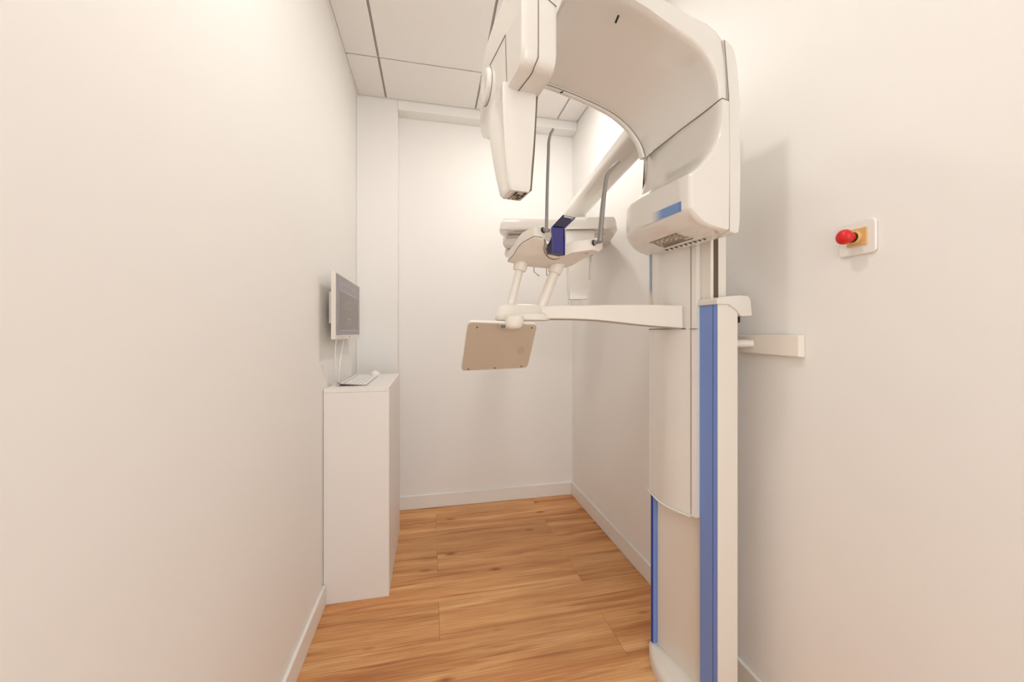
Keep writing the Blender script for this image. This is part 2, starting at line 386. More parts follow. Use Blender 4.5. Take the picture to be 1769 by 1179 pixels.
# stationary column
CB0, CB1, CA0, CA1, CT = .902, 1.214, 1.028, 1.116, 1.366
col = part('column', gb(NB(), CA0+.0015, CA1, CB0, .972, 0, CT), 'alu', bevel=.003)
gb_ = gb(NB(), CA0-.001, CA0+.0012, CB0+.0015, .972, .0, CT-.001)
part('blue_rail', gb_, 'blue', bevel=.0006)
part('rail_seam', gb(NB(), CA0-.0018, CA0-.001, .9185, .9195, .0, CT-.001), 'bluedk')
part('rear_rail', gb(NB(), CA0+.001, CA1, CB1-.017, CB1, .045, CT-.1), 'blue', bevel=.001)
part('rail_edge', gb(NB(), CA0-.0005, CA0+.001, CB1-.013, CB1-.004, .047, 1.2), 'bluedk')
part('back_panel', gb(NB(), 1.046, CA1-.002, .9725, CB1-.0175, .0, CT-.01), 'alu', bevel=.002)
def arcplan(b0, b1, a_far, a_near, bulge, n=14, e=.8):
    out = []
    for k in range(n+1):
        f = k/n; b = b1+(b0-b1)*f
        out.append((a_far+(a_near-a_far)*f-bulge*(max(0, math.sin(math.pi*f))**e), b))
    return out
# foot: rounded front plate on the floor, hollowed towards the back panel
rings = []
for z, bul, ins in ((0, .060, 0), (.030, .060, 0), (.042, .052, .006), (.048, .03, .02)):
    pl = arcplan(.90+ins, 1.222-ins, 1.028, 1.010, bul)
    rings.append([G(a, b, z) for a, b in pl]+[G(1.10, .90+ins, z), G(1.10, 1.222-ins, z)])
part('foot', loft(NB(), rings), 'whiteM', smooth=50)
# cap of the fixed column
rings = []
for b in (.895, .93, 1.0):
    q = [(1.018, 1.36), (1.018, 1.375), (1.024, 1.382), (1.06, 1.387), (1.12, 1.392), (1.155, 1.390), (1.166, 1.378), (1.172, 1.325), (1.124, 1.323), (1.10, 1.345), (1.07, 1.360)]
    rings.append([G(a, b, z) for a, z in q])
part('column_cap', loft(NB(), rings), 'white', bevel=.003, seg=2)
part('cap_hook', gb(NB(), 1.122, 1.143, .915, .935, 1.303, 1.323), 'black', bevel=.002)
# wall bracket : arm tube + bracket on the wall
BY0, BY1, BZ0, BZ1 = .911, 1.16, 1.196, 1.263
t2 = thing('wall_bracket', 'white box bracket screwed to the right wall behind the column', 'bracket', (XR, 1.02, 1.23))
pts = [(0, BY0, BZ0), (0, BY0, BZ1), (0, BY1, BZ1), (0, BY1, BZ0)]
bm = NB(); loft(bm, [[(XR-.0005, y, z) for _, y, z in pts], [(XR-.022, BY0+.003, BZ0+.001), (XR-.022, BY0+.003, BZ1-.001), (XR-.040, BY1, BZ1-.001), (XR-.040, BY1, BZ0+.008)]])
finish('bracket_box', bm, 'alu', t2, bevel=.003)
part('wall_strut', tube(NB(), [(.950, 1.142, 1.233), (1.02, 1.095, 1.233), (1.06, 1.068, 1.233)], .0135, 20), 'whiteM')
# moving carriage
car_pl = arcplan(.972, 1.215, 1.022, 1.012, .030, e=1.15)
def carr(z, da=0): return [G(a+da, b, z) for a, b in car_pl]+[G(1.058, .974, z), G(1.058, 1.186, z), G(1.02+.006, 1.186, z)]
CZ0, CZ1 = .648, 1.6
carriage = part('carriage_cover', loft(NB(), [carr(CZ0), carr(CZ0+.003), carr(CZ1)]), 'white', smooth=30)
lp = [G(a-.004, b, CZ0-.001) for a, b in car_pl[:-1]]
part('bottom_lip', tube(NB(), lp, .0036, 8), 'white')
a_, b_ = car_pl[-2]
part('cover_seam', tube(NB(), [G(a_-.0006, b_, CZ0+.006), G(a_-.0006, b_, CZ1)], .0011, 6), 'seam')
part('moving_column', gb(NB(), 1.030, 1.098, .930, .9715, 1.30, 2.0), 'alu', bevel=.003)
part('column_core', gb(NB(), 1.03, 1.098, .972, 1.185, 1.30, 2.0), 'alu', bevel=.002)
part('cable_slot', gb(NB(), 1.041, 1.0605, .9285, .9299, 1.372, 1.62), 'slot')
for k in range(3): part('slot_rib', gb(NB(), 1.0445+.005*k, 1.0455+.005*k, .9272, .9286, 1.372, 1.62), 'seam')
bs = [(1.0183,1.207),(1.0145,1.197),(1.0105,1.187),(1.013,1.187),(1.017,1.197),(1.021,1.207)]
part('blue_fade_strip', loft(NB(), [[G(a, b, z) for a, b in bs] for z in (1.34, 1.6)]), halftone('blue_fade_column', 'Z', 1.37, 1.47))
# patient support arm
stn = [(935, 529, 549.5, 1.243, .085), (950, 528.5, 551, 1.24, .085), (990, 528, 551.5, 1.238, .085), (1030, 527.3, 553.5, 1.24, .09), (1060, 527, 556.5, 1.25, .09), (1095, 526.8, 560.5, 1.26, .09), (1125, 526.8, 563.5, 1.268, .09), (1180, 527.5, 567.5, 1.283, .05)]
bm = NB(); rings = []
for x, yt, yb, d, w in stn:
    n = P(x, yt, d); m_ = P(x, yb, d); fw = Vector((math.sin(TH), math.cos(TH), 0))
    rings.append([n, m_, m_+fw*w*.35-Vector((0, 0, .004)), m_+fw*w, n+fw*w])
part('support_arm', loft(bm, rings), 'whiteM', bevel=.004, seg=3)
gp = [(a-.0015, b) for a, b in car_pl if .99 < b]
part('arm_joint_gap', loft(NB(), [[G(a, b, z) for a, b in gp]+[G(a+.004, b, z) for a, b in gp[::-1]] for z in (1.2815, 1.2845)]), 'dark')
part('carriage_seam', gb(NB(), 1.005, 1.02, .972, .995, 1.2815, 1.2835), 'seam')
e0, e1 = P(1176.5, 528, 1.279), P(1181, 567, 1.279)
bm = NB(); 
# arm underside trim line
tl = [P(x, y+.6, d-.002) for x, y, d in ((950, 551.8, 1.238), (990, 551.5, 1.236), (1030, 553.5, 1.24), (1060, 556.5, 1.25), (1095, 560.5, 1.26), (1125, 563.5, 1.268), (1176, 567.5, 1.28))]
part('underside_trim', tube(bm, tl, .0012, 6), 'seam')
# boss at the end of the arm
bc = P(903, 545, 1.25)
bm = NB(); rings = []
fwd = Vector((math.sin(TH), math.cos(TH), 0)); rgt = Vector((math.cos(TH), -math.sin(TH), 0))
for z, k in ((1.314, .86), (1.310, .93), (1.312, .99), (1.318, 1.0), (1.330, .99), (1.3335, .96), (1.338, .88), (1.352, .82), (1.360, .74), (1.365, .6)):
    r = []
    for i in range(40):
        an = i*math.pi/20; e = .75
        cx = math.copysign(abs(math.cos(an))**e, math.cos(an)); sy = math.copysign(abs(math.sin(an))**e, math.sin(an))
        off = .0 if z < 1.335 else -.006
        r.append(Vector((bc.x, bc.y, z))+rgt*(.093*k*cx+off)+fwd*(.058*k*sy+.03))
    rings.append(r)
part('arm_boss', loft(bm, rings), 'whiteM', smooth=45)
# rods and collars of the head support
def rod(p0, p1, r): return tube(NB(), [p0, p0+(p1-p0)*.5, p1], r, 24)
r1b, r1t = P(880, 536, 1.262), P(899.5, 458, 1.262)
r2b, r2t = P(932, 539, 1.262), P(961, 462, 1.262)
rd1 = part('support_rod', rod(r1b, r1t, .0135), 'whiteM', smooth=60)
rd2 = part('support_rod', rod(r2b, r2t, .0165), 'whiteM', smooth=60)
def collar(top, bot, r, L):
    d = (bot-top).normalized()
    return lathe(NB(), [(r, -.018), (r*.98, L*.6), (r*.9, L*.93), (r*.84, L), (r*.3, L)], top, d, 28)
part('rod_collar', collar(r1t, r1b, .0235, .020), 'whiteM', rd1, smooth=40)
part('rod_collar', collar(r2t, r2b, .0245, .022), 'whiteM', rd2, smooth=40)
# head support platform
U = [(877,454,1.25),(881,449,1.225),(887,443,1.20),(891,436,1.18),(895,429,1.163),(903,421,1.14),(923,410.5,1.11),(937,413,1.118),(942,417,1.128),(941,428,1.145),(944.5,439,1.17),(950,445,1.183),(957,447.5,1.187),(967,446,1.18),(986.5,437,1.162),(1009,434.5,1.165),(1024.5,432,1.165),(1035,434.5,1.18),(1041,430,1.205),
     (1037,437,1.24),(1026,439,1.25),(1016,443,1.26),(1003,451,1.275),(989,460,1.285),(975,464,1.29),(942,464.5,1.295),(908,461,1.285)]
up = []
for i, (x, y, d) in enumerate(U):
    p = P(x, y, d); th = .036 if i < 19 else .052
    up.append((p, th))
bm = NB()
lowr = [bm.verts.new(p) for p, _ in up]; topr = [bm.verts.new(p+Vector((0, 0, th))) for p, th in up]
n = len(up)
for i in range(n): bm.faces.new((lowr[i], lowr[(i+1) % n], topr[(i+1) % n], topr[i]))
f1 = bm.faces.new(lowr[::-1]); f2 = bm.faces.new(topr)
bmesh.ops.triangulate(bm, faces=[f1, f2])
plat = part('head_support', bm, 'whiteM', bevel=.0035, seg=2, smooth=40)
plat.modifiers['bev'].angle_limit = math.radians(50)
nl = [p+Vector((0, 0, .0035))-fwd*.0008 for p, _ in up[:8]]
part('platform_seam', tube(NB(), nl, .0010, 6), 'seam', plat)
part('notch_seam', tube(NB(), smooth_pts([P(940, 413, 1.122), P(942, 419, 1.128), P(939.8, 428, 1.140), P(941.5, 437, 1.158), P(947, 444.5, 1.176), P(956, 448.4, 1.184), P(967, 446.8, 1.178)], 4), .0012, 6), 'seam', plat)
# details underneath: ring, slots, screw holes
dn = Vector((0, 0, -1))
def under(x, y, r, d):
    return lathe(NB(), [(r, 0), (r, .0015), (0, .0015)], P(x, y, d), dn, 14)
for x, y, d in ((941, 416, 1.123), (938, 420, 1.133), (1015, 437.2, 1.186), (1011.5, 438, 1.19), (1023.5, 434.7, 1.184)):
    part('screw_hole', under(x, y, .0014, d), 'ink', plat)
part('lock_slot', tube(NB(), smooth_pts([P(909.5, 424.5, 1.155), P(906, 426, 1.16), P(904.2, 430.5, 1.168), P(907, 431.3, 1.17)], 4), .0011, 6), 'ink', plat)
part('lock_slot', tube(NB(), [P(922, 425, 1.16), P(926.5, 424.5, 1.16)], .0012, 6), 'ink', plat)
part('lock_slot', tube(NB(), [P(909, 449, 1.235), P(913, 449.3, 1.235)], .0012, 6), 'ink', plat)
part('lock_slot', tube(NB(), [P(966, 459, 1.266), P(970.5, 459, 1.266)], .0012, 6), 'ink', plat)
part('base_seam', tube(NB(), smooth_pts([P(889, 449.5, 1.236), P(900, 449.7, 1.24), P(912, 450.6, 1.247), P(940, 456, 1.265), P(963, 460.5, 1.275), P(978, 461, 1.275)], 4), .0008, 6), 'seam', plat)
# cup around the chin rest
bm = NB()
cc = P(961, 434, 1.165)
rings = []
for z, r in ((-.022, .010), (-.018, .023), (-.008, .0275), (.012, .028), (.012, .024), (-.01, .022)):
    rings.append([Vector((cc.x, cc.y, cc.z+z))+rgt*(r*math.cos(k*math.pi/14))+fwd*(r*.8*math.sin(k*math.pi/14)) for k in range(28)])
loft(bm, rings); part('chin_cup', bm, 'whiteM', plat, smooth=50)
# chin rest
dF = 1.125
def chan(pl, w0, rim, th):
    """channel: floor strip through pl (list of (left, right) points), rims towards the viewer"""
    pass
Lf = [P(954, 437.5, 1.128), P(953.5, 415, 1.128), P(952.5, 393.5, 1.128), P(973, 371.5, 1.145)]
Rt = [P(975.7, 441, 1.140), P(975.5, 415, 1.140), P(975, 395.5, 1.140), P(994, 376.3, 1.155)]
bk = fwd*.018
bm = NB()
for (l0, r0), (l1, r1) in zip(zip(Lf, Rt), list(zip(Lf, Rt))[1:]):
    q = [l0, r0, r1, l1]; loft(bm, [q, [p+fwd*.003 for p in q]])
chin = part('chin_rest', bm, 'indigo', smooth=20)
bm = NB()
for E_, sgn in ((Lf, -1), (Rt, 1)):
    for p0, p1 in zip(E_, E_[1:]):
        q = [p0-fwd*.004+rgt*sgn*.0008, p1-fwd*.004+rgt*sgn*.0008, p1+fwd*.016+rgt*sgn*.0008, p0+fwd*.016+rgt*sgn*.0008]
        loft(bm, [q, [p-rgt*sgn*.002 for p in q]])
part('side_rim', bm, 'indigo', chin, bevel=.0006, smooth=20)
bm = NB()
q = [P(945.5, 439.5, 1.135), P(954, 437.5, 1.127), P(975.7, 441, 1.139), P(966, 443.5, 1.15)]
loft(bm, [q, [p+Vector((0, 0, .0025)) for p in q]])
q = [P(945.5, 439.5, 1.135), P(954, 437.5, 1.127), P(953, 408, 1.127), P(950, 416, 1.133), P(945.5, 424, 1.136)]
loft(bm, [q, [p+fwd*.003 for p in q]])
part('lower_block', bm, 'indigo_shade', chin, smooth=20)
# upper arm: dark sheet paints the shade inside its hollow; end face
bm = NB()
t0, t1, t2_, t3 = [p-fwd*.002 for p in (P(953.5, 392, 1.127), P(973.5, 371.5, 1.143), P(992.5, 376.5, 1.152), P(974.5, 394, 1.137))]
q = [t0.lerp(t1, .06).lerp(t3, .08), t1.lerp(t0, .16).lerp(t2_, .08), t2_.lerp(t3, .16).lerp(t1, .08), t3.lerp(t2_, .06).lerp(t0, .08)]
loft(bm, [q, [p+fwd*.001 for p in q]]); part('hollow_shade', bm, 'indigo_shade', chin, smooth=20)
q = [P(974.5, 372.6, 1.140), P(991, 376.8, 1.149), P(987, 380.5, 1.149), P(976, 378.5, 1.141)]
bm = NB(); loft(bm, [q, [p+fwd*.001 for p in q]]); part('bite_tip', bm, 'label', chin)
# temple supports
def temple(pts, d, wid, nm):
    pp = smooth_pts([P(x, y, d) for x, y in pts], 5)
    k = len(pp); W_ = []
    for i in range(k):
        f = i/(k-1)*(len(wid)-1); j = min(int(f), len(wid)-2); W_.append((wid[j]+(wid[j+1]-wid[j])*(f-j))/2*d/650)
    W_[-1] *= .75
    return part(nm, tube(NB(), pp, W_, 14, flat=.75), 'grey', smooth=60)
tl1 = temple([(944, 401), (944.5, 370), (945.5, 320), (947.5, 262), (948, 246), (951, 232), (956, 223)], 1.10, [7.5, 7.5, 7, 6.8, 6.5, 6, 5.5], 'temple_support')
tr1 = temple([(1036, 418), (1038, 395), (1042, 350), (1047, 311), (1051, 299), (1059, 289), (1070, 279)], 1.150, [12.5, 12, 10.5, 9, 8.5, 7.5, 6.5], 'temple_support')
part('hinge', lathe(NB(), [(.0085, -.004), (.0085, .002), (.0065, .004), (.006, .018), (.004, .022)], P(938, 398, 1.122), rgt*.8-fwd*.5+Vector((0, 0, -.15)), 16), 'grey', tl1)
part('hinge_ring', lathe(NB(), [(.0092, -.002), (.0092, .003), (.006, .003)], P(938, 398, 1.122), rgt*.8-fwd*.5, 16), 'black', tl1)
part('hinge', lathe(NB(), [(.0085, -.004), (.0085, .002), (.0065, .004), (.0065, .022), (.004, .026)], P(1026.5, 419.5, 1.165), rgt*.8-fwd*.5+Vector((0, 0, .1)), 16), 'grey', tr1)
part('hinge_ring', lathe(NB(), [(.0095, -.002), (.0095, .003), (.006, .003)], P(1026, 419.5, 1.166), rgt*.8-fwd*.5, 16), 'black', tr1)
# touch panel, seen from behind
def rquad(c, r=.11, n=5):
    """rounded quadrilateral from four corners; r is the rounding as a fraction of the sides"""
    out = []
    for i in range(4):
        p, a, b = c[i], c[i-1], c[(i+1) % 4]
        r1 = r*(1 if i % 2 else .7)
        A_ = p+(a-p).normalized()*.014; B_ = p+(b-p).normalized()*.014
        for k in range(n+1):
            t = k/n; out.append(A_*(1-t)**2+p*2*t*(1-t)+B_*t*t)
    return out
tc = [P(809, 557.5, 1.17), P(928, 561.5, 1.19), P(911, 636, 1.265), P(797, 641.5, 1.25)]
nrm = (tc[1]-tc[0]).cross(tc[3]-tc[0]).normalized()
if nrm.dot(fwd) < 0: nrm = -nrm
q = rquad(tc)
tp = part('touch_panel', loft(NB(), [q, [p+nrm*.006 for p in q]]), 'beige', bevel=.0015, seg=2)
q2 = [p+nrm*.0062+((p-sum(tc, Vector())/4))*.02 for p in q]
part('panel_front', loft(NB(), [q2, [p+nrm*.012 for p in q2]]), 'white', tp, bevel=.003, seg=3)
def onpanel(u, v): # u right, v down 0..1
    return (tc[0]*(1-u)+tc[1]*u)*(1-v)+(tc[3]*(1-u)+tc[2]*u)*v
for u, v in ((.135, .09), (.93, .07), (.10, .965), (.50, .965), (.90, .955)):
    part('screw', lathe(NB(), [(.0026, 0), (.0026, .0006), (0, .0006)], onpanel(u, v), -nrm, 12), 'ink', tp)
bm = NB()
for i in range(-3, 4):
    for j in range(-3, 4):
        if i*i+j*j <= 10: lathe(bm, [(.00075, 0), (.00075, .0005), (0, .0005)], onpanel(.845+i*.0165, .58+j*.026), -nrm, 6)
part('speaker_holes', bm, 'ink', tp)
kc = P(889, 553, 1.182)
bm = NB(); rings = []
for dz, r in ((.012, .029), (-.004, .030), (-.015, .0295), (-.0225, .0265), (-.0275, .018), (-.0295, .006)):
    rings.append([kc+Vector((0, 0, dz))+rgt*(r*math.cos(k*math.pi/14)-(.004 if dz < -.01 else 0))+fwd*(r*.75*math.sin(k*math.pi/14)) for k in range(28)])
part('panel_swivel', loft(bm, rings), 'whiteM', tp, smooth=60)
q = [P(863, 559.5, 1.156), P(874, 560, 1.156), P(875, 568.5, 1.156), P(864, 567.5, 1.156)]
part('socket_plate', loft(NB(), [q, [p+fwd*.006 for p in q]]), 'label', tp)
bm = NB()
for k in range(3):
    y = 561.2+k*2.2
    q = [P(864.5, y, 1.1545), P(873.5, y+.3, 1.1545), P(873.5, y+1.7, 1.1545), P(864.5, y+1.4, 1.1545)]
    loft(bm, [q, [p+fwd*.0008 for p in q]])
part('socket_pins', bm, 'ink', tp)

# ------------------------------------------------ rotating C unit: tube head
prof = [(.925,1.933),(.926,1.905),(.924,1.87),(.914,1.825),(.893,1.785),(.858,1.745),(.835,1.725),(.812,1.708),(.810,1.698),(.810,1.618),(.813,1.607),(.824,1.592),(.846,1.576),(.875,1.566),(.91,1.562),(.946,1.559)]
def khead(b):
    pts = ((.775,.004),(.80,0),(1.00,0),(1.06,.007),(1.10,.022),(1.12,.038),(1.14,.066),(1.158,.12))
    for (b0,k0),(b1,k1) in zip(pts, pts[1:]):
        if b <= b1: return k0+(k1-k0)*(b-b0)/(b1-b0)
    return pts[-1][1]
rings = []
for b in (.798,.802,.812,.86,.95,1.0,1.03,1.06,1.085,1.105,1.12,1.132,1.142,1.151,1.158):
    k = khead(b); e = 0 if b > .812 else {.798:.010,.802:.005,.812:0}[b]
    r = []
    for a, z in prof:
        w = (1.0-a)/.19
        wz = (1.65-z) if z < 1.65 else 0
        up_ = .30*k if z < 1.6 else (0 if z < 1.66 else -.25*k*min(1, max(0, (1.80-z)/.09)))
        r.append(G(a+k*max(0, min(1, w))*.85+e*(.9 if a < .93 and z < 1.8 else .2), b, z+(e*.6 if z < 1.6 else 0)+(0 if z < 1.6 else up_)))
    r += [G(.952, b, 1.565), G(.954, b, 1.75), G(.952, b, 1.933)]
    rings.append(r)
head = part('tube_head', loft(NB(), rings), 'white', smooth=35, wn=True)
# rear cover strip of the head and arch
rc = [(.9555,1.562),(.980,1.556),(.996,1.560),(1.001,1.60),(1.004,1.733),(1.001,1.944),(.990,2.045),(.978,2.085),(.966,2.100),(.935,2.113),(.953,1.95),(.9555,1.75)]
bm = NB(); loft(bm, [[G(a, b, z) for a, z in rc] for b in (.8005, 1.13)])
rear = part('rear_cover', bm, 'white', bevel=.006, seg=3)
part('cover_seam', tube(NB(), [G(a, .7995, z) for a, z in ((.9545,1.563),(.9547,1.75),(.9525,1.95),(.936,2.104))], .0012, 6), 'seam', head)
# seam between head and arch: over the hollow front
sp_ = [G(.951, .7985, 1.933), G(.927, .7985, 1.936), G(.9245, .806, 1.935), G(.922, .86, 1.926), G(.918, .95, 1.918), G(.916, 1.03, 1.909), G(.917, 1.09, 1.905), G(.925, 1.115, 1.895)]
part('head_seam', tube(NB(), sp_, .0013, 6), 'seam', head)
# vents and rating label under the head, blue stripe on its front
hz = 1.563
def hpt(x, y, z=1.5625):
    """point of the machine at height z under picture pixel"""
    d = (z-EYE)*650/(575-y); return P(x, y, d)
from mathutils.bvhtree import BVHTree
bvv = []; bvf = []
for o_ in (head, rear):
    k0 = len(bvv); bvv += [ROOTM[X.name] @ v.co for v in o_.data.vertices]; bvf += [tuple(i+k0 for i in p.vertices) for p in o_.data.polygons]
BV = BVHTree.FromPolygons(bvv, bvf)
def onhead(x, y, lift):
    o = Vector((0, 0, EYE)); d = (P(x, y, 1)-o).normalized()
    h, n_, _, _ = BV.ray_cast(o, d)
    if h is None: return hpt(x, y)
    if n_.dot(d) > 0: n_ = -n_
    return h+n_*lift
def hquad(bm, pts, z, th=0, nu=1, nv=1):
    lift = .0004 if nu > 1 else .0009
    g = []
    for j in range(nv+1):
        r = []
        for i in range(nu+1):
            u, v = i/nu, j/nv
            a = [pts[0][k]*(1-u)+pts[1][k]*u for k in (0, 1)]; b = [pts[3][k]*(1-u)+pts[2][k]*u for k in (0, 1)]
            r.append(bm.verts.new(onhead(a[0]*(1-v)+b[0]*v, a[1]*(1-v)+b[1]*v, lift)))
        g.append(r)
    for j in range(nv):
        for i in range(nu): bm.faces.new((g[j][i], g[j][i+1], g[j+1][i+1], g[j+1][i]))
lq = [(1121.5, 419.5), (1168.8, 402.3), (1197.5, 412.2), (1147, 428.5)]
bm = NB(); hquad(bm, lq, 0, 0, 8, 5); lab = part('rating_label', bm, 'label', head)
def lerpq(u, v): 
    a = [lq[0][i]*(1-u)+lq[1][i]*u for i in (0, 1)]; b = [lq[3][i]*(1-u)+lq[2][i]*u for i in (0, 1)]
    return (a[0]*(1-v)+b[0]*v, a[1]*(1-v)+b[1]*v)
bm = NB(); rnd = random.Random(3)
for (u0, u1, v0, v1) in ((0, 1, 0, .05), (0, 1, .95, 1), (0, .012, 0, 1), (.988, 1, 0, 1), (.0, 1, .66, .69)):
    hquad(bm, [lerpq(u0, v0), lerpq(u1, v0), lerpq(u1, v1), lerpq(u0, v1)], 1.5580, .0004)
for r in range(6):
    v = .11+r*.09+(.04 if r > 5 else 0); u = .04
    while u < .93:
        w = rnd.uniform(.02, .10)
        hquad(bm, [lerpq(u, v), lerpq(min(u+w, .96), v), lerpq(min(u+w, .96), v+.038), lerpq(u, v+.038)], 1.5579, .0004)
        u += w+rnd.uniform(.02, .11)
for r in range(3):
    v = .74+r*.07
    hquad(bm, [lerpq(.08, v), lerpq(.8, v), lerpq(.8, v+.03), lerpq(.08, v+.03)], 1.5579, .0004)
part('label_print', bm, 'ink', lab)
for k in range(9):
    x, y = 1148+k*8.1, 431.5-k*2.35
    bm = NB(); hquad(bm, [(x, y), (x+2, y-.9), (x+7.5, y+1.2), (x+5.5, y+2.1)], 1.5585)
    part('vent_slot', bm, 'ink', head)
bm = NB(); 
part('blue_stripe', gb(bm, .8090, .8102, .831, .985, 1.612, 1.640), halftone('blue_fade_head', 'Y', .978-1.06, .868-1.06), head)

# ------------------------------------------------ arch
near = [(.405,1.99),(.410,2.03),(.428,2.075),(.465,2.108),(.52,2.126),(.58,2.131),(.634,2.128),(.68,2.118),(.727,2.103),(.78,2.090),(.827,2.077),(.865,2.060),(.890,2.040),(.907,2.012),(.916,1.983),(.922,1.955),(.925,1.934)]
far  = [(.405,1.96),(.410,1.99),(.428,2.03),(.465,2.063),(.52,2.079),(.58,2.074),(.634,2.067),(.68,2.059),(.727,2.050),(.78,2.035),(.827,2.012),(.860,1.988),(.886,1.962),(.900,1.940),(.908,1.922),(.912,1.910),(.914,1.900)]
out_ = [(.345,1.99),(.345,2.04),(.350,2.09),(.375,2.135),(.45,2.168),(.55,2.176),(.634,2.174),(.69,2.170),(.75,2.160),(.82,2.148),(.88,2.143),(.915,2.131),(.934,2.117),(.945,2.055),(.950,2.01),(.951,1.97),(.952,1.934)]
rings = []
for i, (nr, fr_, ou) in enumerate(zip(near, far, out_)):
    nx = Vector(nr); fx = Vector(fr_); ox = Vector(ou); th = (ox-nx)
    dome = min(1, i/4)*(1 if i < 10 else max(0, (13-i)/3))
    g = lambda v, b: G(v[0], b, v[1])
    r = [g(nx.lerp(ox, .16), .803), g(nx.lerp(ox, .05), .805), g(nx, .811), g(nx.lerp(fx, .06), .822)]
    for k in range(1, 9):
        f = k/9; r.append(g(nx.lerp(fx, f*f*.45+f*.5), .82+.27*f))
    r += [g(fx, 1.105), g(fx.lerp(ox, .12), 1.118), g(fx.lerp(ox, .35), 1.125), g(ox.lerp(fx, .15), 1.12)]
    for k in range(6):
        f = k/5; hmp = .045*dome*math.sin(math.pi*(.12+.76*f))**.7
        r.append(g(ox+Vector((0, hmp)), 1.09-.25*f))
    r += [g(ox.lerp(nx, .02), .812), g(ox.lerp(nx, .1), .8045), g(ox.lerp(nx, .25), .803)]
    rings.append(r)
arch = part('arch', loft(NB(), rings), 'white', smooth=45, wn=True)
# lip along the far inner edge
part('arch_lip', tube(NB(), smooth_pts([G(a, 1.118, z+.002) for a, z in far[3:]], 3), .0125, 14), 'white', arch, smooth=60)
part('lip_seam', tube(NB(), smooth_pts([G(a, 1.1055, z-.0050) for a, z in far[4:]], 3), .0010, 6), 'seam', arch)
part('drip_slot', tube(NB(), [hpt(1068.5, 27, 2.1105), hpt(1063.5, 39, 2.1055)], .0032, 8), 'dark', arch)
part('lip_slot', tube(NB(), [P(968, 160.5, 1.24), P(973, 158.5, 1.24)], .0022, 8), 'dark', arch)
# ------------------------------------------------ near limb of the arch
LA0, LA1 = .317, .405
lb = [(.80,2.11),(.80,1.930),(.804,1.910),(.815,1.897),(.832,1.891),(.90,1.889),(.97,1.875),(1.02,1.842),(1.04,1.834),(1.09,1.850),(1.145,1.880),(1.162,1.905),(1.172,1.96),(1.172,2.03),(1.162,2.08),(1.14,2.12),(1.10,2.142),(1.04,2.150),(.90,2.150),(.82,2.140)]
rings = []
cb, cz_ = .98, 2.0
for a, k in ((LA0, .955), (LA0+.003, .975), (LA0+.009, .993), (LA0+.018, 1.0), (LA1-.010, 1.0), (LA1-.004, .993), (LA1, .98)):
    rings.append([G(a, cb+(b-cb)*k, cz_+(z-cz_)*(k if z < 2.1 else k)) for b, z in lb])
limb = part('arch_limb', loft(NB(), rings), 'white', smooth=50, wn=True)
sm = [(.7995,2.14),(.7995,1.930),(.8035,1.9095),(.8145,1.8962),(.832,1.890),(.90,1.888)]
part('limb_seam', tube(NB(), smooth_pts([G(.357-.004*(i > 2)-.008*(i > 4), b, z) for i, (b, z) in enumerate(sm)], 3), .0011, 6), 'seam', limb)
part('limb_seam', tube(NB(), [G(.360, .7992, 2.062), G(.404, .7992, 2.041)], .0010, 6), 'seam', limb)
part('panel_seam', tube(NB(), [G(LA0-.0004, .905, 1.895), G(LA0-.0004, .917, 2.038), G(LA0-.0004, 1.055, 2.052)], .0012, 6), 'seam', limb)
dk = part('side_knob', lathe(NB(), [(.050, 0), (.050, .006), (.047, .010), (.040, .0125), (.025, .010), (.0, .009)], G(LA0-.0002, 1.083, 2.005), G(-1, 0, 0), 40), 'white', limb, smooth=50)
part('knob_seam', lathe(NB(), [(.0515, -.001), (.0515, .0012), (.049, .0012)], G(LA0, 1.083, 2.005), G(-1, 0, 0), 40), 'seam', limb)
# hanging sensor head with a scooped side
hs = []
for z, a0, a1, b0, b1, sc_ in ((1.905,.305,.398,.898,1.040,0),(1.885,.304,.398,.898,1.038,.004),(1.86,.304,.397,.898,1.034,.009),(1.80,.307,.394,.899,1.022,.011),(1.74,.311,.390,.900,1.008,.011),(1.69,.316,.386,.901,.995,.009),(1.655,.320,.384,.902,.984,.005),(1.643,.322,.383,.903,.980,.001),(1.636,.326,.380,.906,.975,0)):
    bb = b1-b0
    sc_ *= 1.7
    r = [G(a0+.004, b0, z), G(a0, b0+.005, z), G(a0+sc_*.1, b0+bb*.12, z), G(a0+sc_*.7, b0+bb*.2, z), G(a0+sc_, b0+bb*.33, z), G(a0+sc_, b0+bb*.45, z), G(a0+sc_*.5, b0+bb*.58, z), G(a0, b0+bb*.7, z), G(a0, b1-.004, z), G(a0+.004, b1, z), G(a1-.004, b1, z), G(a1, b1-.004, z), G(a1, b0+.005, z), G(a1-.004, b0, z)]
    hs.append(r)
sh = part('sensor_head', loft(NB(), hs), 'white', smooth=40, wn=True)
part('sensor_back_cover', loft(NB(), [[G(a1+.0006, b, z) for b in (b0+.006, b0+.03)]+[G(a1+.004, b, z) for b in (b0+.03, b0+.006)] for z, a0, a1, b0, b1, _ in ((1.89,.305,.398,.898,1.04,0),(1.74,.311,.390,.900,1.0,0),(1.643,.322,.383,.903,.98,0))]), 'slot', sh)
bm = NB()
def sq(u0, u1, v0, v1, z, m=bm, th=.0006):  # u: far-left 0 .. right 1 in a; v in b
    gb(m, .326+.053*u0, .326+.053*u1, .906+.068*v0, .906+.068*v1, z-th, z)
bml = NB(); sq(.25, .98, .06, .94, 1.6358, bml); lb2 = part('head_label', bml, 'label', sh)
